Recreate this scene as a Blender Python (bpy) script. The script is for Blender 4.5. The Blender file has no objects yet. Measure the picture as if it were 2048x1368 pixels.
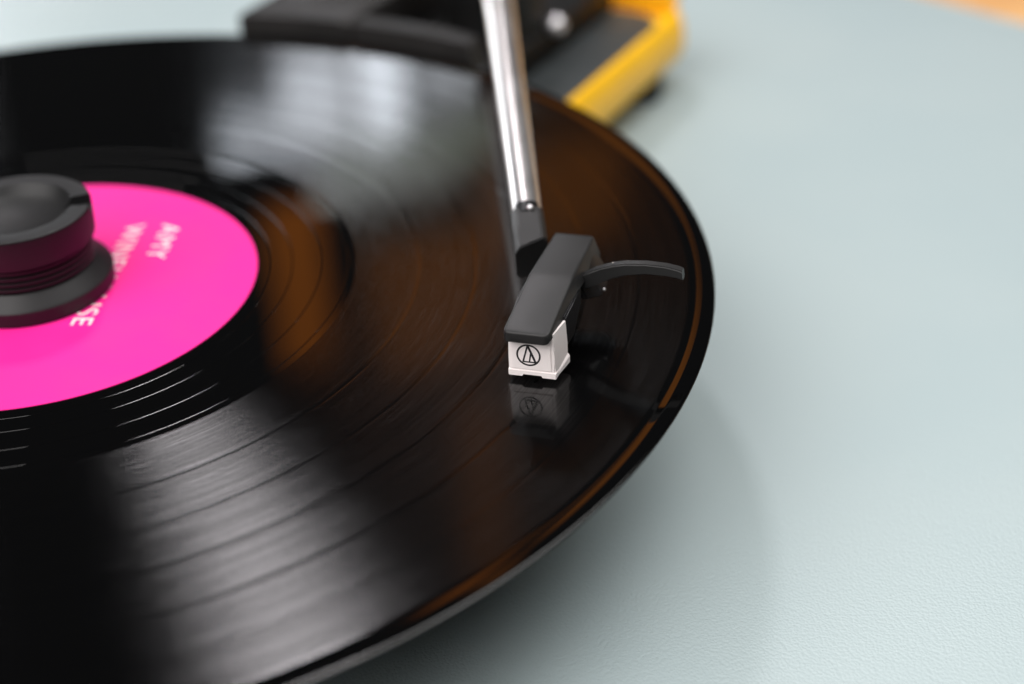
import bpy, bmesh, math, random
from mathutils import Vector, Matrix

S = 0.001                      # all measures below are millimetres; z = 0 is the playing surface of the record
TABLE_Z = -43.2
random.seed(4)
scene = bpy.context.scene
col = scene.collection

# ------------------------------------------------------------------ camera
cam_data = bpy.data.cameras.new('camera')
cam = bpy.data.objects.new('camera', cam_data); col.objects.link(cam)
R_ = Vector((0.94278438, -0.33018421, -0.04621697))
U_ = Vector((0.20980358, 0.47981253, 0.85191689))
F_ = Vector((0.25911402, 0.81287042, -0.52163359))
m = Matrix.Identity(4)
for i in range(3):
    m[i][0], m[i][1], m[i][2] = R_[i], U_[i], -F_[i]
m.translation = Vector((0, -348.1095, 181.6967)) * S
cam.matrix_world = m
cam_data.lens = 60; cam_data.sensor_width = 36; cam_data.sensor_fit = 'HORIZONTAL'
cam_data.clip_start = 0.01; cam_data.clip_end = 50
cam_data.dof.use_dof = True
cam_data.dof.focus_distance = 0.3345
cam_data.dof.aperture_fstop = 6.0
cam_data.dof.aperture_blades = 0
scene.camera = cam

# ------------------------------------------------------------------ world, lamps, exposure
world = bpy.data.worlds.new('World'); scene.world = world
world.use_nodes = True
bg = world.node_tree.nodes['Background']
bg.inputs[0].default_value = (0.92, 0.96, 1.0, 1); bg.inputs[1].default_value = 0.022

def lamp(name, pos, target, w, h, radiance, color, spread=180):
    d = bpy.data.lights.new(name, 'AREA'); d.shape = 'RECTANGLE'
    d.size = w; d.size_y = h; d.color = color
    d.energy = radiance * math.pi * w * h
    d.spread = math.radians(spread)
    o = bpy.data.objects.new(name, d); col.objects.link(o)
    o.location = pos
    o.rotation_euler = (Vector(target) - Vector(pos)).to_track_quat('-Z', 'Y').to_euler()
    return o

def wall_lamp(name, x0, x1, z0, z1, radiance, color):
    """upright rectangle two metres behind the record, as the mirror of the vinyl shows it"""
    c = ((x0 + x1) / 2, 2.0, (z0 + z1) / 2)
    return lamp(name, c, (c[0], 0, c[2]), x1 - x0, z1 - z0, radiance, color)

# daylight through the window behind the record
DAY = (0.86, 0.92, 1.0)
wall_lamp('window_light', 0.31, 0.41, 0.83, 0.905, 7.0, DAY)
wall_lamp('window_light', 0.41, 0.51, 0.755, 0.905, 8.5, DAY)
wall_lamp('window_light', 0.528, 0.60, 0.71, 0.915, 12.0, DAY)
wall_lamp('window_light', 0.63, 0.78, 0.64, 0.86, 4.0, DAY)
wall_lamp('window_light', -0.85, 0.0, 0.0, 0.28, 7.5, (0.95, 0.97, 1.0))
wall_lamp('garden_light', 0.46, 0.74, 0.90, 0.975, 1.3, (0.80, 0.95, 0.72))
wall_lamp('frame_line_lamp', 0.44, 0.67, 0.985, 1.0, 4.0, (0.95, 1.0, 0.95))  # added strip standing in for the pale top frame of the window
# added lamps standing in for brown wood above the window, mirrored in vinyl
WARM = (1.0, 0.30, 0.02)
wall_lamp('wood_reflection_lamp', 0.36, 0.445, 0.99, 1.28, 0.9, (1.0, 0.27, 0.012))
wall_lamp('wood_reflection_lamp', 0.72, 0.95, 0.98, 1.16, 0.6, WARM)
wall_lamp('wood_reflection_lamp', 0.52, 0.72, 1.10, 1.34, 0.75, WARM)
wall_lamp('wood_reflection_lamp', 0.64, 0.73, 1.42, 1.85, 0.5, WARM)
# small lamp added for the groove sheen, then broad soft light of the room
lamp('groove_sheen_lamp', (0.265, 1.30, 1.54), (0.03, -0.03, 0.0), 0.20, 0.24, 60.0, (1.0, 0.95, 0.98))
lamp('ceiling_light', (0.85, -0.08, 1.62), (0.05, 0.0, 0.0), 1.4, 1.2, 5.0, (1.0, 0.985, 0.97))
lamp('side_light', (-1.15, -0.62, 1.62), (0.05, 0.0, 0.0), 2.6, 2.1, 4.0, (1.0, 0.965, 0.95)).data.shape = 'ELLIPSE'

scene.render.engine = 'CYCLES'
scene.cycles.use_denoising = True
scene.cycles.max_bounces = 8
scene.cycles.sample_clamp_indirect = 8
vs = scene.view_settings
vs.view_transform = 'Standard'; vs.look = 'None'; vs.exposure = 0; vs.gamma = 1; vs.use_curve_mapping = False

# ------------------------------------------------------------------ materials
class NT:
    def __init__(self, name):
        self.mat = bpy.data.materials.new(name); self.mat.use_nodes = True
        self.t = self.mat.node_tree; self.t.nodes.clear()
        self.out = self.t.nodes.new('ShaderNodeOutputMaterial')
    def n(self, kind, **kw):
        nd = self.t.nodes.new('ShaderNode' + kind)
        for k, v in kw.items(): setattr(nd, k, v)
        return nd
    def l(self, a, b): self.t.links.new(a, b)
    def val(self, sock, v):
        if hasattr(v, 'is_linked') or isinstance(v, bpy.types.NodeSocket): self.l(v, sock)
        else: sock.default_value = v
    def math(self, op, a, b=0.0, c=None, clamp=False):
        nd = self.n('Math', operation=op, use_clamp=clamp)
        self.val(nd.inputs[0], a); self.val(nd.inputs[1], b)
        if c is not None: self.val(nd.inputs[2], c)
        return nd.outputs[0]
    def ramp(self, v, a, b, lo=0.0, hi=1.0, smooth=True):
        nd = self.n('MapRange', interpolation_type='SMOOTHSTEP' if smooth else 'LINEAR')
        self.val(nd.inputs['Value'], v)
        nd.inputs['From Min'].default_value = a; nd.inputs['From Max'].default_value = b
        nd.inputs['To Min'].default_value = lo; nd.inputs['To Max'].default_value = hi
        return nd.outputs['Result']

def plastic(name, color, rough=0.4, spec=0.5, bump=0.0, bscale=4000, speck=0.0, var=0.08, metallic=0.0, coat=0.0):
    g = NT(name)
    b = g.n('BsdfPrincipled'); g.l(b.outputs[0], g.out.inputs[0])
    tc = g.n('TexCoord')
    nz = g.n('TexNoise'); nz.inputs['Scale'].default_value = 60; nz.inputs['Detail'].default_value = 6
    g.l(tc.outputs['Object'], nz.inputs['Vector'])
    mix = g.n('MixRGB', blend_type='MULTIPLY'); mix.inputs[0].default_value = 1
    mix.inputs[1].default_value = (*color, 1)
    v = g.ramp(nz.outputs[0], 0.3, 0.7, 1 - var, 1 + var)
    g.l(v, mix.inputs[2])
    last = mix.outputs[0]
    if speck:
        vo = g.n('TexVoronoi'); vo.inputs['Scale'].default_value = 420
        g.l(tc.outputs['Object'], vo.inputs['Vector'])
        pick = g.n('TexWhiteNoise', noise_dimensions='3D'); g.l(vo.outputs['Position'], pick.inputs[0])
        dot = g.math('LESS_THAN', vo.outputs['Distance'], 0.085)
        keep = g.math('GREATER_THAN', pick.outputs['Value'], 1 - speck)
        f = g.math('MULTIPLY', dot, keep)
        m2 = g.n('MixRGB'); g.l(f, m2.inputs[0]); g.l(last, m2.inputs[1]); m2.inputs[2].default_value = (0.55, 0.5, 0.46, 1)
        last = m2.outputs[0]
    g.l(last, b.inputs['Base Color'])
    r = g.ramp(nz.outputs[0], 0.3, 0.7, rough * 0.9, rough * 1.1); g.l(r, b.inputs['Roughness'])
    b.inputs['Specular IOR Level'].default_value = spec
    b.inputs['Metallic'].default_value = metallic
    b.inputs['Coat Weight'].default_value = coat
    if bump:
        fn = g.n('TexNoise'); fn.inputs['Scale'].default_value = bscale; fn.inputs['Detail'].default_value = 2
        g.l(tc.outputs['Object'], fn.inputs['Vector'])
        bp = g.n('Bump'); bp.inputs['Strength'].default_value = bump; bp.inputs['Distance'].default_value = 0.00005
        g.l(fn.outputs[0], bp.inputs['Height']); g.l(bp.outputs[0], b.inputs['Normal'])
    return g.mat

def vinyl_material():
    g = NT('black_vinyl')
    tc = g.n('TexCoord'); sep = g.n('SeparateXYZ'); g.l(tc.outputs['Object'], sep.inputs[0])
    x2 = g.math('MULTIPLY', sep.outputs[0], sep.outputs[0]); y2 = g.math('MULTIPLY', sep.outputs[1], sep.outputs[1])
    r = g.math('MULTIPLY', g.math('SQRT', g.math('ADD', x2, y2)), 1000.0)      # radius in mm
    mask = g.math('MULTIPLY', g.ramp(r, 71.9, 72.3), g.ramp(r, 144.6, 145.2, 1, 0))
    for gap, w in ((86.2, 0.55), (98.7, 0.5), (110.6, 0.45), (123.0, 0.6), (134.2, 0.45)):
        d = g.math('ABSOLUTE', g.math('SUBTRACT', r, gap))
        mask = g.math('MULTIPLY', mask, g.ramp(d, w * 0.3, w, 0.25, 1))
    # loud and quiet passages: bands along the radius, slightly wavering round the disc
    band = g.n('TexNoise', noise_dimensions='1D'); g.l(r, band.inputs['W']); band.inputs['Scale'].default_value = 0.32; band.inputs['Detail'].default_value = 3
    fine = g.n('TexNoise', noise_dimensions='1D'); g.l(r, fine.inputs['W']); fine.inputs['Scale'].default_value = 2.2; fine.inputs['Detail'].default_value = 3
    # short dashes along the groove
    ang = g.math('ARCTAN2', sep.outputs[1], sep.outputs[0])
    cv = g.n('CombineXYZ'); g.l(g.math('MULTIPLY', r, 6.5), cv.inputs[0]); g.l(g.math('MULTIPLY', ang, 8.0), cv.inputs[1])
    dash = g.n('TexNoise'); g.l(cv.outputs[0], dash.inputs['Vector']); dash.inputs['Scale'].default_value = 1.0; dash.inputs['Detail'].default_value = 4; dash.inputs['Roughness'].default_value = 0.6
    mod = g.math('MULTIPLY', g.ramp(band.outputs[0], 0.3, 0.7, 0.62, 1.0), g.ramp(fine.outputs[0], 0.3, 0.7, 0.35, 1.25))
    mod = g.math('MULTIPLY', mod, g.ramp(dash.outputs[0], 0.3, 0.7, 0.6, 1.15))
    # groove relief
    h = g.math('ADD', g.math('MULTIPLY', fine.outputs[0], 0.5), g.math('MULTIPLY', dash.outputs[0], 0.5))
    bp = g.n('Bump'); bp.inputs['Distance'].default_value = 0.000009
    g.l(g.math('MULTIPLY', mask, 0.55), bp.inputs['Strength']); g.l(h, bp.inputs['Height'])
    tan = g.n('Tangent', direction_type='RADIAL', axis='Z')
    # the wiggle of the groove walls tilts them a little to and fro along the groove
    wig = g.math('MULTIPLY', g.math('SUBTRACT', dash.outputs[0], 0.5), 0.085)
    ts = g.n('VectorMath', operation='SCALE'); g.l(tan.outputs[0], ts.inputs[0]); g.l(wig, ts.inputs['Scale'])
    na = g.n('VectorMath', operation='ADD'); g.l(bp.outputs[0], na.inputs[0]); g.l(ts.outputs[0], na.inputs[1])
    nn_ = g.n('VectorMath', operation='NORMALIZE'); g.l(na.outputs[0], nn_.inputs[0])
    fr = g.n('Fresnel'); fr.inputs[0].default_value = 1.60
    diff = g.n('BsdfDiffuse'); diff.inputs[0].default_value = (0.0014, 0.0014, 0.0015, 1)
    sharp = g.n('BsdfGlossy', distribution='BECKMANN'); sharp.inputs['Roughness'].default_value = 0.13
    g.l(g.math('ADD', g.ramp(mask, 0, 1, 0.035, 0.075), g.ramp(r, 149.8, 149.95, 0.0, 0.12)), sharp.inputs['Roughness']); g.l(bp.outputs[0], sharp.inputs['Normal'])
    an = g.n('BsdfGlossy', distribution='BECKMANN'); an.inputs['Roughness'].default_value = 0.245
    an.inputs['Anisotropy'].default_value = 0.6
    g.l(g.ramp(mod, 0.3, 1.15, 0.5, 1.0, smooth=False), an.inputs['Color'])
    g.l(tan.outputs[0], an.inputs['Tangent']); g.l(nn_.outputs[0], an.inputs['Normal'])
    gm = g.n('MixShader'); g.l(g.math('MULTIPLY', mask, 0.56, clamp=True), gm.inputs[0])
    g.l(sharp.outputs[0], gm.inputs[1]); g.l(an.outputs[0], gm.inputs[2])
    fin = g.n('MixShader'); g.l(g.math('MULTIPLY', fr.outputs[0], 1.0, clamp=True), fin.inputs[0])
    g.l(diff.outputs[0], fin.inputs[1]); g.l(gm.outputs[0], fin.inputs[2])
    g.l(fin.outputs[0], g.out.inputs[0])
    return g.mat

def leather_material():
    g = NT('pale_blue_grey_leather')
    b = g.n('BsdfPrincipled'); g.l(b.outputs[0], g.out.inputs[0])
    tc = g.n('TexCoord')
    warp = g.n('TexNoise'); warp.inputs['Scale'].default_value = 900; warp.inputs['Detail'].default_value = 2
    g.l(tc.outputs['Object'], warp.inputs['Vector'])
    wv = g.n('VectorMath', operation='SCALE'); g.l(warp.outputs['Color'], wv.inputs[0]); wv.inputs['Scale'].default_value = 0.0008
    add = g.n('VectorMath', operation='ADD'); g.l(tc.outputs['Object'], add.inputs[0]); g.l(wv.outputs[0], add.inputs[1])
    vo = g.n('TexVoronoi', feature='SMOOTH_F1'); vo.inputs['Scale'].default_value = 1450; vo.inputs['Smoothness'].default_value = 0.35
    g.l(add.outputs[0], vo.inputs['Vector'])
    big = g.n('TexNoise'); big.inputs['Scale'].default_value = 260; big.inputs['Detail'].default_value = 3
    g.l(tc.outputs['Object'], big.inputs['Vector'])
    h = g.math('ADD', g.math('MULTIPLY', vo.outputs['Distance'], -1.0), g.math('MULTIPLY', big.outputs[0], 0.35))
    bp = g.n('Bump'); bp.inputs['Strength'].default_value = 0.85; bp.inputs['Distance'].default_value = 0.00014
    g.l(h, bp.inputs['Height']); g.l(bp.outputs[0], b.inputs['Normal'])
    hue = g.n('TexNoise'); hue.inputs['Scale'].default_value = 9; hue.inputs['Detail'].default_value = 3
    g.l(tc.outputs['Object'], hue.inputs['Vector'])
    mx = g.n('MixRGB'); g.l(g.ramp(hue.outputs[0], 0.35, 0.65), mx.inputs[0])
    mx.inputs[1].default_value = (0.40, 0.483, 0.496, 1); mx.inputs[2].default_value = (0.422, 0.50, 0.508, 1)
    # a few specks of dirt
    sv = g.n('TexVoronoi'); sv.inputs['Scale'].default_value = 130; g.l(tc.outputs['Object'], sv.inputs['Vector'])
    pk = g.n('TexWhiteNoise', noise_dimensions='3D'); g.l(sv.outputs['Position'], pk.inputs[0])
    f = g.math('MULTIPLY', g.math('LESS_THAN', sv.outputs['Distance'], 0.035), g.math('GREATER_THAN', pk.outputs['Value'], 0.965))
    m2 = g.n('MixRGB'); g.l(g.math('MULTIPLY', f, 0.6), m2.inputs[0]); g.l(mx.outputs[0], m2.inputs[1]); m2.inputs[2].default_value = (0.16, 0.15, 0.14, 1)
    g.l(m2.outputs[0], b.inputs['Base Color'])
    b.inputs['Roughness'].default_value = 0.42; b.inputs['Specular IOR Level'].default_value = 0.4
    return g.mat

def wood_material():
    g = NT('honey_wood')
    b = g.n('BsdfPrincipled'); g.l(b.outputs[0], g.out.inputs[0])
    tc = g.n('TexCoord'); mp = g.n('Mapping'); g.l(tc.outputs['Object'], mp.inputs[0]); mp.inputs['Scale'].default_value = (2.0, 26, 26)
    nz = g.n('TexNoise'); g.l(mp.outputs[0], nz.inputs['Vector']); nz.inputs['Scale'].default_value = 3; nz.inputs['Detail'].default_value = 8
    mx = g.n('MixRGB'); g.l(g.ramp(nz.outputs[0], 0.3, 0.7), mx.inputs[0])
    mx.inputs[1].default_value = (0.62, 0.33, 0.13, 1); mx.inputs[2].default_value = (0.78, 0.47, 0.21, 1)
    g.l(mx.outputs[0], b.inputs['Base Color']); b.inputs['Roughness'].default_value = 0.4
    return g.mat

M = {
    'vinyl': vinyl_material(),
    'leather': leather_material(),
    'wood': wood_material(),
    'pink': plastic('hot_pink_paper', (0.95, 0.018, 0.285), 0.6, 0.25, bump=0.15, bscale=2500, var=0.03),
    'print': plastic('pale_print', (0.93, 0.80, 0.76), 0.6, 0.3, var=0.03),
    'clamp': plastic('matt_black_rubber', (0.007, 0.007, 0.0075), 0.5, 0.36, bump=0.25, bscale=2600, var=0.15),
    'shell': plastic('charcoal_plastic', (0.015, 0.0148, 0.0148), 0.46, 0.36, bump=0.35, bscale=6500, speck=0.10, var=0.06),
    'darkshell': plastic('black_plastic', (0.006, 0.006, 0.007), 0.42, 0.32, bump=0.2, bscale=5000, var=0.1),
    'white': plastic('pinkish_white_plastic', (0.90, 0.835, 0.82), 0.34, 0.45, bump=0.12, bscale=3500, var=0.02),
    'ink': plastic('black_ink', (0.006, 0.006, 0.007), 0.4, 0.4, var=0.05),
    'chrome': plastic('satin_aluminium', (0.92, 0.90, 0.89), 0.34, 0.5, var=0.02, metallic=1.0),
    'steel': plastic('polished_steel', (0.85, 0.83, 0.85), 0.42, 0.5, var=0.03, metallic=1.0),
    'yellow': plastic('yellow_plastic', (0.98, 0.53, 0.012), 0.38, 0.5, var=0.03),
    'panel': plastic('slate_grey_plastic', (0.034, 0.040, 0.042), 0.5, 0.45, bump=0.3, bscale=3000, var=0.08),
    'housing': plastic('dark_grey_plastic', (0.012, 0.011, 0.0105), 0.5, 0.36, bump=0.3, bscale=3000, var=0.1),
    'black': plastic('deep_black_plastic', (0.004, 0.004, 0.004), 0.5, 0.3, var=0.1),
}

# ------------------------------------------------------------------ mesh helpers (mm in, metres out)
A_ = Vector((0.81786, -0.57542, 0)); B_ = Vector((0.57542, 0.81786, 0))    # across / along the headshell
D_ = Vector((0.737, 0.676, 0)); N_ = Vector((0.676, -0.737, 0))            # along / across the player body
Z_ = Vector((0, 0, 1))
def hs(a, b, z): return A_ * a + B_ * b + Z_ * z
def bd(s, n, z): return D_ * s + N_ * n + Z_ * z

def build(name, bm, mat, parent=None, loc=None, smooth=True, angle=32):
    bmesh.ops.recalc_face_normals(bm, faces=bm.faces[:])
    me = bpy.data.meshes.new(name)
    base = Vector(loc) if loc is not None else (Vector(parent['_base']) if parent is not None else Vector((0, 0, 0)))
    for v in bm.verts: v.co = (v.co - base) * S
    bm.to_mesh(me); bm.free()
    me.materials.append(M[mat])
    if smooth:
        for p in me.polygons: p.use_smooth = True
        me.set_sharp_from_angle(angle=math.radians(angle))
    o = bpy.data.objects.new(name, me); col.objects.link(o)
    o['_base'] = tuple(base)
    if parent is not None:
        o.parent = parent
        o.location = (base - Vector(parent['_base'])) * S
    else:
        o.location = base * S
    return o

def thing(name, label, cat, base):
    o = bpy.data.objects.new(name, None); col.objects.link(o)
    o.empty_display_size = 0.02
    o.location = Vector(base) * S; o['_base'] = tuple(base)
    o['label'] = label; o['category'] = cat
    return o

def lathe(bm, profile, segs=96, center=(0, 0), a0=0.0, a1=2 * math.pi):
    full = abs(a1 - a0 - 2 * math.pi) < 1e-6
    n = segs if full else segs + 1
    rings = []
    for r, z in profile:
        if r < 1e-6:
            rings.append([bm.verts.new((center[0], center[1], z))])
        else:
            rings.append([bm.verts.new((center[0] + r * math.cos(a0 + (a1 - a0) * k / segs), center[1] + r * math.sin(a0 + (a1 - a0) * k / segs), z)) for k in range(n)])
    for p, q in zip(rings[:-1], rings[1:]):
        for k in range(segs):
            k2 = (k + 1) % n
            if len(p) == 1 and len(q) == 1: continue
            if len(p) == 1: bm.faces.new((p[0], q[k], q[k2]))
            elif len(q) == 1: bm.faces.new((p[k], p[k2], q[0]))
            else: bm.faces.new((p[k], p[k2], q[k2], q[k]))
    return rings

def loft(bm, loops, cap=True):
    rs = [[bm.verts.new(p) for p in lp] for lp in loops]
    n = len(rs[0])
    for p, q in zip(rs[:-1], rs[1:]):
        for k in range(n):
            bm.faces.new((p[k], p[(k + 1) % n], q[(k + 1) % n], q[k]))
    if cap:
        bm.faces.new(rs[0][::-1]); bm.faces.new(rs[-1])
    return rs

def prism(bm, pts, z0, z1, bevel=0.0, segs=2):
    """upright prism over a plan polygon of Vectors"""
    n = len(pts)
    lo = [bm.verts.new((p.x, p.y, z0)) for p in pts]; hi = [bm.verts.new((p.x, p.y, z1)) for p in pts]
    fs = [bm.faces.new((lo[k], lo[(k + 1) % n], hi[(k + 1) % n], hi[k])) for k in range(n)]
    fs += [bm.faces.new(lo[::-1]), bm.faces.new(hi)]
    if bevel:
        es = list({e for f in fs for e in f.edges})
        bmesh.ops.bevel(bm, geom=es, offset=bevel, segments=segs, profile=0.5, affect='EDGES', clamp_overlap=True)

def rrect(w0, w1, h0, h1, rad, k=3):
    """rounded rectangle as (u, v) pairs"""
    out = []
    for cu, cv, a in ((w1 - rad, h1 - rad, 0), (w0 + rad, h1 - rad, 90), (w0 + rad, h0 + rad, 180), (w1 - rad, h0 + rad, 270)):
        for i in range(k + 1):
            t = math.radians(a + 90 * i / k)
            out.append((cu + rad * math.cos(t), cv + rad * math.sin(t)))
    return out

def tube(bm, p0, p1, r0, r1, segs=40, cap=True):
    d = (p1 - p0).normalized(); s = d.cross(Z_).normalized(); u = s.cross(d)
    loops = [[p + (s * math.cos(2 * math.pi * k / segs) + u * math.sin(2 * math.pi * k / segs)) * r for k in range(segs)] for p, r in ((p0, r0), (p1, r1))]
    return loft(bm, loops, cap)

# ------------------------------------------------------------------ setting: wooden table
bm = bmesh.new()
prism(bm, [Vector((-900, -500, 0)), Vector((900, -500, 0)), Vector((900, 900, 0)), Vector((-900, 900, 0))], TABLE_Z - 30, TABLE_Z - 1.6, 2.0)
o = build('table', bm, 'wood'); o['kind'] = 'structure'; o['label'] = 'honey coloured wooden table top under the pale mat'

# ------------------------------------------------------------------ leather mat
def mat_outline():
    pts = []
    # long sides with generous rounded corners; the far right edge crosses the corner of the view
    e0 = Vector((338, 153, 0)); ed = Vector((-0.394, 0.919, 0)).normalized(); en = Vector((ed.y, -ed.x, 0))
    c1 = e0 + ed * 420; c2 = e0 - ed * 480
    c3 = c2 - en * 760; c4 = c1 - en * 760
    quad = [c2, c1, c4, c3]
    rad = 70
    for i in range(4):
        p, q, n = quad[i - 1], quad[i], quad[(i + 1) % 4]
        d1 = (p - q).normalized(); d2 = (n - q).normalized()
        c = q + (d1 + d2) * rad
        for k in range(9):
            t = math.radians(90 * k / 8)
            pts.append(c - d2 * rad * math.cos(t) - d1 * rad * math.sin(t))
    return pts
bm = bmesh.new()
prism(bm, mat_outline(), TABLE_Z - 1.6 + 0.02, TABLE_Z, 0.5)
o = build('desk_mat', bm, 'leather', loc=(0, 0, TABLE_Z))
o['label'] = 'pale blue-grey leather-grained mat lying under the record player'; o['category'] = 'desk mat'

# ------------------------------------------------------------------ record player
player = thing('record_player', 'compact yellow and dark grey portable record player with silver tonearm under the record', 'record player', (0, 0, TABLE_Z))

def body_loop(inset, z, s0=-52, s1=262, hw=50, rad=16, k=8):
    return [bd(s, n, z) for s, n in rrect(s0 + inset, s1 - inset, -hw + inset, hw - inset, max(rad - inset, 2), k)]
bm = bmesh.new()
loft(bm, [body_loop(6, -34.4), body_loop(2.2, -33.4), body_loop(0.6, -31), body_loop(0, -27), body_loop(0.6, -22), body_loop(1.8, -19), body_loop(2.8, -18), body_loop(4.0, -17.8), body_loop(4.6, -18.4), body_loop(4.8, -20.5)], cap=True)
build('lower_shell', bm, 'yellow', player)
bm = bmesh.new()
prism(bm, [p for p in body_loop(5.0, 0, s1=252)], -20.2, -18.6, 0.5)
build('top_panel', bm, 'panel', player)
bm = bmesh.new()                                  # raised yellow strip at the hinge end
prism(bm, [bd(s, n, 0) for s, n in rrect(253, 261, -36, 44, 3.5, 4)], -19, -12, 1.5, 3)
build('hinge_strip', bm, 'yellow', player)
for s, n in ((-36, 38), (-36, -38), (236, 41), (236, -41)):
    bm = bmesh.new(); c = bd(s, n, 0)
    lathe(bm, [(0, TABLE_Z + 0.05), (5.6, TABLE_Z + 0.05), (6, TABLE_Z + 1), (6.4, -34), (0, -34)], 24, (c.x, c.y))
    build('rubber_foot', bm, 'black', player)
bm = bmesh.new()
lathe(bm, [(0, -18.4), (44, -18.4), (45, -17.6), (45, -3), (44, -2.1), (0, -2.1)], 64)
build('platter', bm, 'black', player)

# arm housing: left block and a curved front rim that follows the record
def arc_plan(r0, r1, n0, n1, k=20):
    def at(r, n): return D_ * math.sqrt(r * r - n * n) + N_ * n
    inner = [at(r0, n0 + (n1 - n0) * i / k) for i in range(k + 1)]
    outer = [at(r1, n1 + (n0 - n1) * i / k) for i in range(k + 1)]
    return inner + outer
bm = bmesh.new()
k = 12
inner = [D_ * math.sqrt(153.5 ** 2 - n * n) + N_ * n for n in [-49.2 + (35.2) * i / k for i in range(k + 1)]]
plan = inner + [bd(205, -14, 0), bd(246, -14, 0), bd(246, -49.2, 0)]
prism(bm, plan, -18.55, 5.0, 1.4, 3)
build('arm_housing', bm, 'housing', player, angle=50)
bm = bmesh.new()
prism(bm, arc_plan(153.5, 160, -13.8, 27), -18.5, 4.6, 0.9, 3)
build('front_rim', bm, 'housing', player, angle=50)
bm = bmesh.new()
prism(bm, [bd(s, n, 0) for s, n in ((160.3, -13.9), (246, -13.9), (246, 26), (160.3, 26))], -18.52, -9, 0.8)
build('arm_well', bm, 'black', player)
bm = bmesh.new(); pc = bd(196, 9.5, 0)
lathe(bm, [(0, -9.1), (15, -9.1), (15, 10), (13.5, 12), (0, 12)], 40, (pc.x, pc.y))
build('arm_pivot', bm, 'black', player)
# cueing knob
bm = bmesh.new(); kc = bd(202.5, 27.6, -8)
bmesh.ops.create_uvsphere(bm, u_segments=24, v_segments=16, radius=3.0, matrix=Matrix.Translation(kc))
kn = build('cue_knob', bm, 'steel', player)
bm = bmesh.new(); tube(bm, bd(202.5, 23.5, -9), bd(202.5, 27.6, -8), 0.8, 0.8, 12)
build('knob_stem', bm, 'black', kn)

# ---- tonearm
T0 = Vector((103.4, -39.3, 13.0)); T1 = Vector((133.8, 67.2, 22.0))
td = (T1 - T0).normalized()
TE = T0 + td * 172
bm = bmesh.new(); tube(bm, T0 + td * 0.2, TE, 3.3, 4.35, 64)
arm = build('tonearm', bm, 'chrome', player)
bm = bmesh.new()
tube(bm, T0 + td * 158, T0 + td * 184, 6.2, 6.2, 40)
build('pivot_collar', bm, 'black', arm)
# moulded socket of the headshell: octagonal section, cut off at a slant
bm = bmesh.new()
side = td.cross(Z_).normalized(); up = side.cross(td)
def sock_loop(cfun, w, h, ch):
    sec = [(-w + ch, h), (w - ch, h), (w, h - ch), (w, -h + ch), (w - ch, -h), (-w + ch, -h), (-w, -h + ch), (-w, h - ch)]
    return [cfun(u, v) for u, v in sec]
def straight(t): return lambda u, v: T0 + td * t + side * u + up * v
def slanted(u, v):
    return T0 + td * (-15.8 + (u + 3.4) * 0.62) + side * u + up * (v - 0.9)
loft(bm, [sock_loop(straight(0.0), 3.45, 3.5, 1.1), sock_loop(straight(-8), 3.5, 3.6, 1.1), sock_loop(slanted, 3.5, 4.0, 1.1)])
bmesh.ops.bevel(bm, geom=bm.edges[:], offset=0.25, segments=2, affect='EDGES')
build('arm_socket', bm, 'shell', arm)
bm = bmesh.new()                                   # dark locking ring with its small screw at the joint
dd = T0 + up * 2.6 + td * 0.3
loft(bm, [[dd + td * q + side * (2.5 * math.cos(a)) + up * (1.25 * math.sin(a)) for a in [2 * math.pi * i / 24 for i in range(24)]] for q in (-2.2, 1.6)])
build('lock_ring', bm, 'darkshell', arm)
bm = bmesh.new()
bmesh.ops.create_uvsphere(bm, u_segments=16, v_segments=10, radius=0.75, matrix=Matrix.Translation(dd - td * 1.6 + up * 1.25 + side * 0.6))
build('screw', bm, 'steel', arm)

# ---- headshell
def cap_top(b):
    if b < 1.5: return 12.0 + 3.0 * (b + 16.4) / 17.9
    return 15.0
def cap_section(b, wl, wr, ztop, thick, rad, drop=0.0):
    fl = max(0.0, min(1.0, (b + 15.5) / 8.0)) * 0.95 + max(0.0, min(1.0, (b + 6) / 9)) * 0.6      # the skirt flares below the top edge
    out = []
    for a, z in rrect(wl, wr, ztop - thick, ztop, rad, 4):
        t = (ztop - z) / thick
        out.append(hs(a + (fl * t if a > (wl + wr) / 2 else -0.25 * fl * t), b, z))
    return out
bm = bmesh.new()
loops = []
L, Rr = 114.15, 123.45
for b, inset, dz in ((-16.55, 1.25, -0.45), (-16.5, 0.75, -0.18), (-16.3, 0.38, -0.05), (-15.9, 0.15, 0.0), (-15.2, 0.0, 0.0)):
    th = 2.25 + 2 * dz * 0.6
    loops.append(cap_section(b, L + inset, Rr - inset, cap_top(max(b, -16.4)) + dz, th, 0.45))
for b in (-12, -8, -3, 0, 1.0, 1.5, 2.0, 3, 8, 14):
    z = cap_top(b) - (0.06 if abs(b - 1.5) < 0.3 else 0)
    loops.append(cap_section(b, L + 0.036 * (b + 15), Rr + 0.012 * (b + 15), z, 2.6 + max(0, b) * 0.12, 0.45))
for b, inset, dz in ((18.4, 0.0, 0), (19.3, 0.2, -0.05), (19.8, 0.65, -0.3)):
    loops.append(cap_section(b, L + 1.22 + inset, Rr + 0.41 - inset, 15.0 + dz, 4.2 + dz, 0.45))
loft(bm, loops)
shell = build('headshell', bm, 'shell', player, angle=40)
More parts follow.
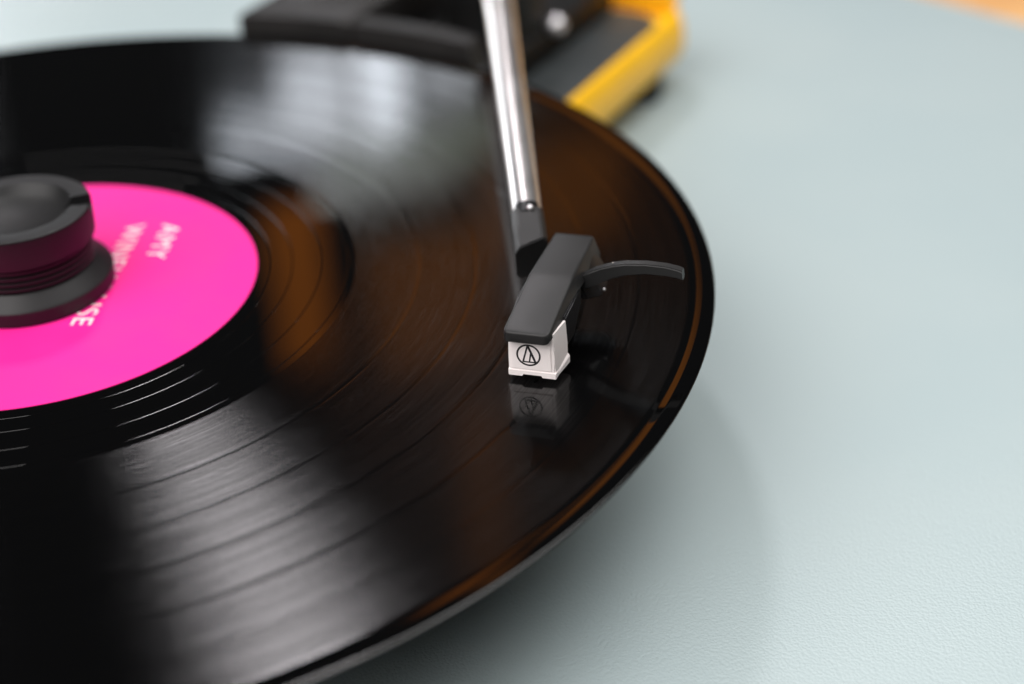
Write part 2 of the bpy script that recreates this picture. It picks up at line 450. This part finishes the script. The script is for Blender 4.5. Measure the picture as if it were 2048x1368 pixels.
# flared base behind the cartridge
bm = bmesh.new()
def flare(b, top_l, top_r, bot_l, bot_r, z0, z1):
    return [hs(top_r, b, z1), hs(top_l, b, z1), hs(bot_l, b, z0), hs(bot_r, b, z0)]
loft(bm, [flare(5.5, 115.2, 123.2, 114.4, 125.4, 7.8, 13.2), flare(8.5, 115.2, 123.6, 114.2, 128.2, 7.2, 14.2), flare(16.5, 115.6, 123.6, 114.6, 127.8, 7.6, 14.4), flare(20.5, 116.2, 122.8, 115.6, 125.2, 8.4, 13.4)])
bmesh.ops.bevel(bm, geom=bm.edges[:], offset=0.35, segments=2, affect='EDGES')
build('headshell_base', bm, 'darkshell', shell)
bm = bmesh.new()
bmesh.ops.create_uvsphere(bm, u_segments=16, v_segments=10, radius=0.34, matrix=Matrix.Translation(hs(128.1, 9.6, 8.2)))
build('base_pin', bm, 'steel', shell)
# finger lift
top = [(123.6, 12.2), (124.66, 13.0), (126.4, 14.25), (128.32, 15.2), (130.9, 16.1), (133.45, 16.68), (137.5, 17.05), (141.5, 16.95), (144.2, 16.5), (144.9, 16.2)]
bot = [(123.6, 9.0), (124.6, 9.85), (126.4, 10.85), (128.25, 11.8), (130.9, 13.1), (133.42, 14.0), (137.5, 14.75), (141.5, 14.75), (143.6, 14.55), (145.1, 14.2)]
bm = bmesh.new()
loops = []
for (a1, z1), (a0, z0) in zip(top, bot):
    loops.append([hs(a1, 5.66, z1), hs(a1, 7.75, z1), hs(a0, 7.75, z0), hs(a0, 5.66, z0)])
loft(bm, loops)
bmesh.ops.bevel(bm, geom=[e for e in bm.edges if abs((e.verts[0].co - e.verts[1].co).normalized().dot(B_)) < 0.5 and abs((e.verts[0].co - e.verts[1].co).normalized().z) < 0.8], offset=0.3, segments=3, affect='EDGES', clamp_overlap=True)
build('finger_lift', bm, 'shell', shell, angle=45)

# ---- cartridge
AC = 119.2
bm = bmesh.new()                                   # black body behind the white holder
def crt(b, w, z0, z1): return [hs(AC + w, b, z1), hs(AC - w, b, z1), hs(AC - w, b, z0), hs(AC + w, b, z0)]
loft(bm, [crt(-8.6, 5.5, 4.6, 11.6), crt(-3.0, 5.8, 4.6, 12.2), crt(0.4, 5.8, 7.2, 12.4), crt(3.6, 5.6, 7.8, 12.4)])
bmesh.ops.bevel(bm, geom=bm.edges[:], offset=0.3, segments=2, affect='EDGES')
cart = build('cartridge', bm, 'darkshell', player)
# white stylus holder: plan is a wedge widening to the back; notch in its lower front edge
bm = bmesh.new()
bF, bB = -14.55, -8.4
def holder_loop(z, wf, wb, bf):
    return [hs(AC - wf, bf, z), hs(AC + wf, bf, z), hs(AC + wb, bB, z), hs(AC - wb, bB, z)]
loft(bm, [holder_loop(2.3, 4.72, 5.75, bF), holder_loop(6, 4.66, 5.7, bF + 0.02), holder_loop(11.0, 4.5, 5.55, bF + 0.1)])
bmesh.ops.bevel(bm, geom=[e for e in bm.edges if abs((e.verts[0].co - e.verts[1].co).normalized().z) > 0.9], offset=0.28, segments=3, affect='EDGES')
holder = build('stylus_holder', bm, 'white', cart)
# foot of the holder: a lip with a notch
bm = bmesh.new()
ph = [(-4.8, 1.0), (-1.95, 1.0), (-1.85, 1.62), (1.95, 1.62), (2.05, 1.0), (4.86, 1.0), (4.86, 2.4), (-4.8, 2.4)]
f0 = [hs(AC + u, -14.72, v) for u, v in ph]
f1 = [hs(AC + u * 1.13, bB, v + (0.25 if v < 2 else 0.2)) for u, v in ph]
loft(bm, [f0, f1])
bmesh.ops.bevel(bm, geom=bm.edges[:], offset=0.1, segments=2, affect='EDGES', clamp_overlap=True)
build('holder_lip', bm, 'white', cart)
bm = bmesh.new()                                   # bevelled rib along the side of the lip
for sgn in (-1, 1):
    loops = []
    for b, w, z0, z1 in ((-13.4, 4.95, 1.25, 2.3), (-12.9, 5.05, 1.25, 2.7), (bB - 0.1, 6.0, 1.45, 3.6), (bB + 0.25, 5.85, 1.6, 3.5)):
        loops.append([hs(AC + sgn * (w - 0.7), b, z1 + 0.5), hs(AC + sgn * (w + 0.12), b, z1 - 0.5), hs(AC + sgn * (w + 0.12), b, z0), hs(AC + sgn * (w - 0.7), b, z0)])
    loft(bm, loops)
bmesh.ops.bevel(bm, geom=bm.edges[:], offset=0.12, segments=2, affect='EDGES', clamp_overlap=True)
build('holder_rib', bm, 'white', cart)
# raised front plate
bm = bmesh.new()
pl = [(-4.1, 2.72), (4.05, 2.72), (4.0, 10.6), (-4.1, 10.6)]
loft(bm, [[hs(AC + u, bF + 0.2, v) for u, v in pl], [hs(AC + u, bF - 0.16, v) for u, v in pl]])
bmesh.ops.bevel(bm, geom=bm.edges[:], offset=0.12, segments=2, affect='EDGES')
build('front_plate', bm, 'white', cart)
# printed emblem: ring and lettermark
FB = bF - 0.16
EC = (-0.55, 6.02)
def stroke(bm, pts, b0, b1):
    loft(bm, [[hs(AC + EC[0] + u, b0, EC[1] + v) for u, v in pts], [hs(AC + EC[0] + u, b1, EC[1] + v) for u, v in pts]])
def line(p, q, w0, w1=None):
    w1 = w0 if w1 is None else w1
    d = Vector((q[0] - p[0], q[1] - p[1])).normalized(); s = Vector((-d.y, d.x))
    return [(p[0] + s.x * w0 / 2, p[1] + s.y * w0 / 2), (p[0] - s.x * w0 / 2, p[1] - s.y * w0 / 2), (q[0] - s.x * w1 / 2, q[1] - s.y * w1 / 2), (q[0] + s.x * w1 / 2, q[1] + s.y * w1 / 2)]
bm = bmesh.new()
seg = 72
for ro, ri in ((2.47, 2.10),):
    v = [[bm.verts.new(hs(AC + EC[0] + r * math.cos(2 * math.pi * i / seg), b, EC[1] + r * math.sin(2 * math.pi * i / seg))) for i in range(seg)] for r, b in ((ri, FB + 0.05), (ri, FB - 0.022), (ro, FB - 0.022), (ro, FB + 0.05))]
    for p, q in zip(v[:-1], v[1:]):
        for i in range(seg): bm.faces.new((p[i], p[(i + 1) % seg], q[(i + 1) % seg], q[i]))
apex, bl, br = (-0.12, 2.24), (-1.16, -1.62), (1.42, -1.62)
stroke(bm, line(apex, bl, 0.34), FB + 0.05, FB - 0.026)
stroke(bm, line(apex, br, 0.46), FB + 0.05, FB - 0.024)
stroke(bm, line((-1.2, -1.55), (1.48, -1.55), 0.29), FB + 0.05, FB - 0.028)
stroke(bm, line((0.50, 0.62), (0.14, -1.5), 0.31), FB + 0.05, FB - 0.030)
build('emblem', bm, 'ink', cart, smooth=False)
# cantilever and needle
bm = bmesh.new()
tube(bm, hs(AC, -7.6, 3.4), hs(AC + 0.1, -13.6, 0.75), 0.28, 0.22, 12)
build('cantilever', bm, 'darkshell', cart)
bm = bmesh.new()
tube(bm, hs(AC + 0.1, -13.5, 0.8), hs(AC + 0.1, -13.5, -0.25), 0.16, 0.04, 10)
build('stylus_tip', bm, 'steel', cart)

# ------------------------------------------------------------------ the record
record = thing('vinyl_record', 'glossy black vinyl record with bright pink label on the player', 'record', (0, 0, 0))
bm = bmesh.new()
def crisp(pts, e=0.05):
    """support points beside every corner, so that flat bands stay flat under smooth shading"""
    out = []
    for i, p in enumerate(pts):
        if 0 < i < len(pts) - 1:
            for q in (pts[i - 1], pts[i + 1]):
                d = math.hypot(q[0] - p[0], q[1] - p[1])
                if d > 4 * e:
                    sp = (p[0] + (q[0] - p[0]) * e / d, p[1] + (q[1] - p[1]) * e / d)
                    if q is pts[i - 1]: out += [sp, p]
                    else:
                        if not out or out[-1] != p: out.append(p)
                        out.append(sp)
                elif q is pts[i - 1] or out[-1] != p: out.append(p)
        else: out.append(p)
    return out
prof = [(3.7, -2.0), (3.7, -0.05)]
def groove(r, w=0.10, d=0.05): return [(r - w, -0.05), (r - w * 0.5, -0.05 + 0.012), (r, -0.05 - d), (r + w * 0.5, -0.05 + 0.012), (r + w, -0.05)]
for r in (53.2, 57.9, 64.2, 70.2): prof += groove(r)
prof += [(72.1, -0.05), (72.2, -0.03)]
for r in (86.2, 98.7, 110.6, 123.0, 134.2):
    prof += [(r - 0.6, -0.03), (r - 0.4, -0.036), (r + 0.4, -0.036), (r + 0.6, -0.03)]
prof += [(145.0, -0.03), (145.2, -0.05), (146.0, -0.05)]
prof = crisp(prof)
prof += [(146.2, -0.04), (146.4, -0.015), (147.5, 0.155), (147.7, 0.178), (147.9, 0.186), (148.0, 0.187), (148.06, 0.187), (148.12, 0.187), (149.8, 0.187), (149.86, 0.187), (149.9, 0.187), (150.0, 0.175), (150.2, 0.11), (150.38, -0.02), (150.48, -0.2), (150.5, -0.3),
         (150.42, -0.42), (150.2, -0.6), (149.3, -1.0), (146, -1.4), (145, -1.5), (60, -1.6), (51, -2.0), (3.7, -2.0)]
lathe(bm, prof, 360)
bmesh.ops.remove_doubles(bm, verts=bm.verts[:], dist=1e-5)
build('disc', bm, 'vinyl', record, angle=60)
bm = bmesh.new()
lathe(bm, [(3.7, -0.048), (3.7, 0.16), (49.85, 0.16), (50.0, 0.12), (50.05, -0.048)], 200)
label = build('paper_label', bm, 'pink', record)

def lettering(text, parent, start, direction, length, cap, extrude=0.02):
    cu = bpy.data.curves.new('lettering', 'FONT'); cu.body = text; cu.size = 6.0; cu.extrude = extrude; cu.space_character = 1.12; cu.offset = 0.0
    tmp = bpy.data.objects.new('lettering', cu); col.objects.link(tmp)
    dg = bpy.context.evaluated_depsgraph_get(); dg.update()
    me = bpy.data.meshes.new_from_object(tmp.evaluated_get(dg))
    col.objects.unlink(tmp); bpy.data.objects.remove(tmp); bpy.data.curves.remove(cu)
    xs = [v.co.x for v in me.vertices]; ys = [v.co.y for v in me.vertices]
    sx = length / (max(xs) - min(xs)); sy = cap / (max(ys) - min(ys))
    d = Vector((math.cos(direction), math.sin(direction), 0)); n = Vector((-d.y, d.x, 0))
    for v in me.vertices:
        p = d * ((v.co.x - min(xs)) * sx) + n * ((v.co.y - min(ys)) * sy - cap / 2) + Vector((start[0], start[1], 0.175 + v.co.z))
        v.co = p * S
    me.materials.clear(); me.materials.append(M['print'])
    o = bpy.data.objects.new('lettering', me); col.objects.link(o); o.parent = parent
    return o
ang = math.radians(-113.6)
e = Vector((math.cos(ang), math.sin(ang))); nrm = Vector((-e.y, e.x))
for txt, off, ln in (('AMY', 24.9, 16.6), ('WINEHOUSE', 16.3, 45.8)):
    st = e * -29.0 + nrm * off
    lettering(txt, label, st, ang, ln, 4.5)

# ------------------------------------------------------------------ record clamp
clamp = thing('record_clamp', 'round black record clamp with dished top on the pink label', 'record clamp', (0, 0, 0.2))
bm = bmesh.new()
lathe(bm, [(0, 0.2), (18.2, 0.2), (18.6, 0.5), (18.7, 3.6), (18.4, 4.1), (15.6, 6.0), (15.3, 6.4), (14.6, 6.6), (0, 6.6)], 96)
build('base_flange', bm, 'clamp', clamp)
bm = bmesh.new()
p = [(0, 6.62), (14.7, 6.62)]
z = 6.8
for i in range(4):
    p += [(15.25, z + 0.2), (15.35, z + 0.55), (15.25, z + 0.9), (14.6, z + 1.1), (14.6, z + 1.25)]; z += 1.35
p += [(14.6, 12.3), (0, 12.3)]
lathe(bm, p, 96)
build('threaded_neck', bm, 'clamp', clamp)
bm = bmesh.new()
cap_prof = [(0, 12.32), (16.0, 12.32), (16.25, 12.5), (16.3, 12.7), (16.5, 18.9), (16.5, 19.1), (16.42, 19.35), (16.2, 19.5), (15.9, 19.52), (12.7, 19.52), (12.4, 19.46), (12.2, 19.3), (11.4, 17.9), (10, 16.8), (7.5, 15.8), (4, 15.15), (2, 15.0), (0, 14.95)]
n0 = math.radians(-9)                              # notch across the rim
def in_notch(r, t): return r > 11.0 and abs(math.remainder(t - n0, 2 * math.pi)) * r < 2.35
angs = sorted([2 * math.pi * i / 120 for i in range(120) if abs(math.remainder(2 * math.pi * i / 120 - n0, 2 * math.pi)) > 0.20] +
              [(n0 + q) % (2 * math.pi) for q in (-0.172, -0.166, -0.08, 0, 0.08, 0.166, 0.172)])
rings = []
for r, z in cap_prof:
    if r == 0: rings.append([bm.verts.new((0, 0, z))]); continue
    row = []
    for t in angs:
        dz = abs(math.remainder(t - n0, 2 * math.pi)) < 0.169 and r > 11.3 and z > 17.3
        row.append(bm.verts.new((r * math.cos(t), r * math.sin(t), 17.3 if dz else z)))
    rings.append(row)
nn = len(angs)
for p_, q_ in zip(rings[:-1], rings[1:]):
    for i in range(nn):
        j = (i + 1) % nn
        if len(p_) == 1: bm.faces.new((p_[0], q_[i], q_[j]))
        elif len(q_) == 1: bm.faces.new((p_[i], p_[j], q_[0]))
        else: bm.faces.new((p_[i], p_[j], q_[j], q_[i]))
build('cap', bm, 'clamp', clamp, angle=24)

for o in bpy.data.objects:
    if '_base' in o: del o['_base']
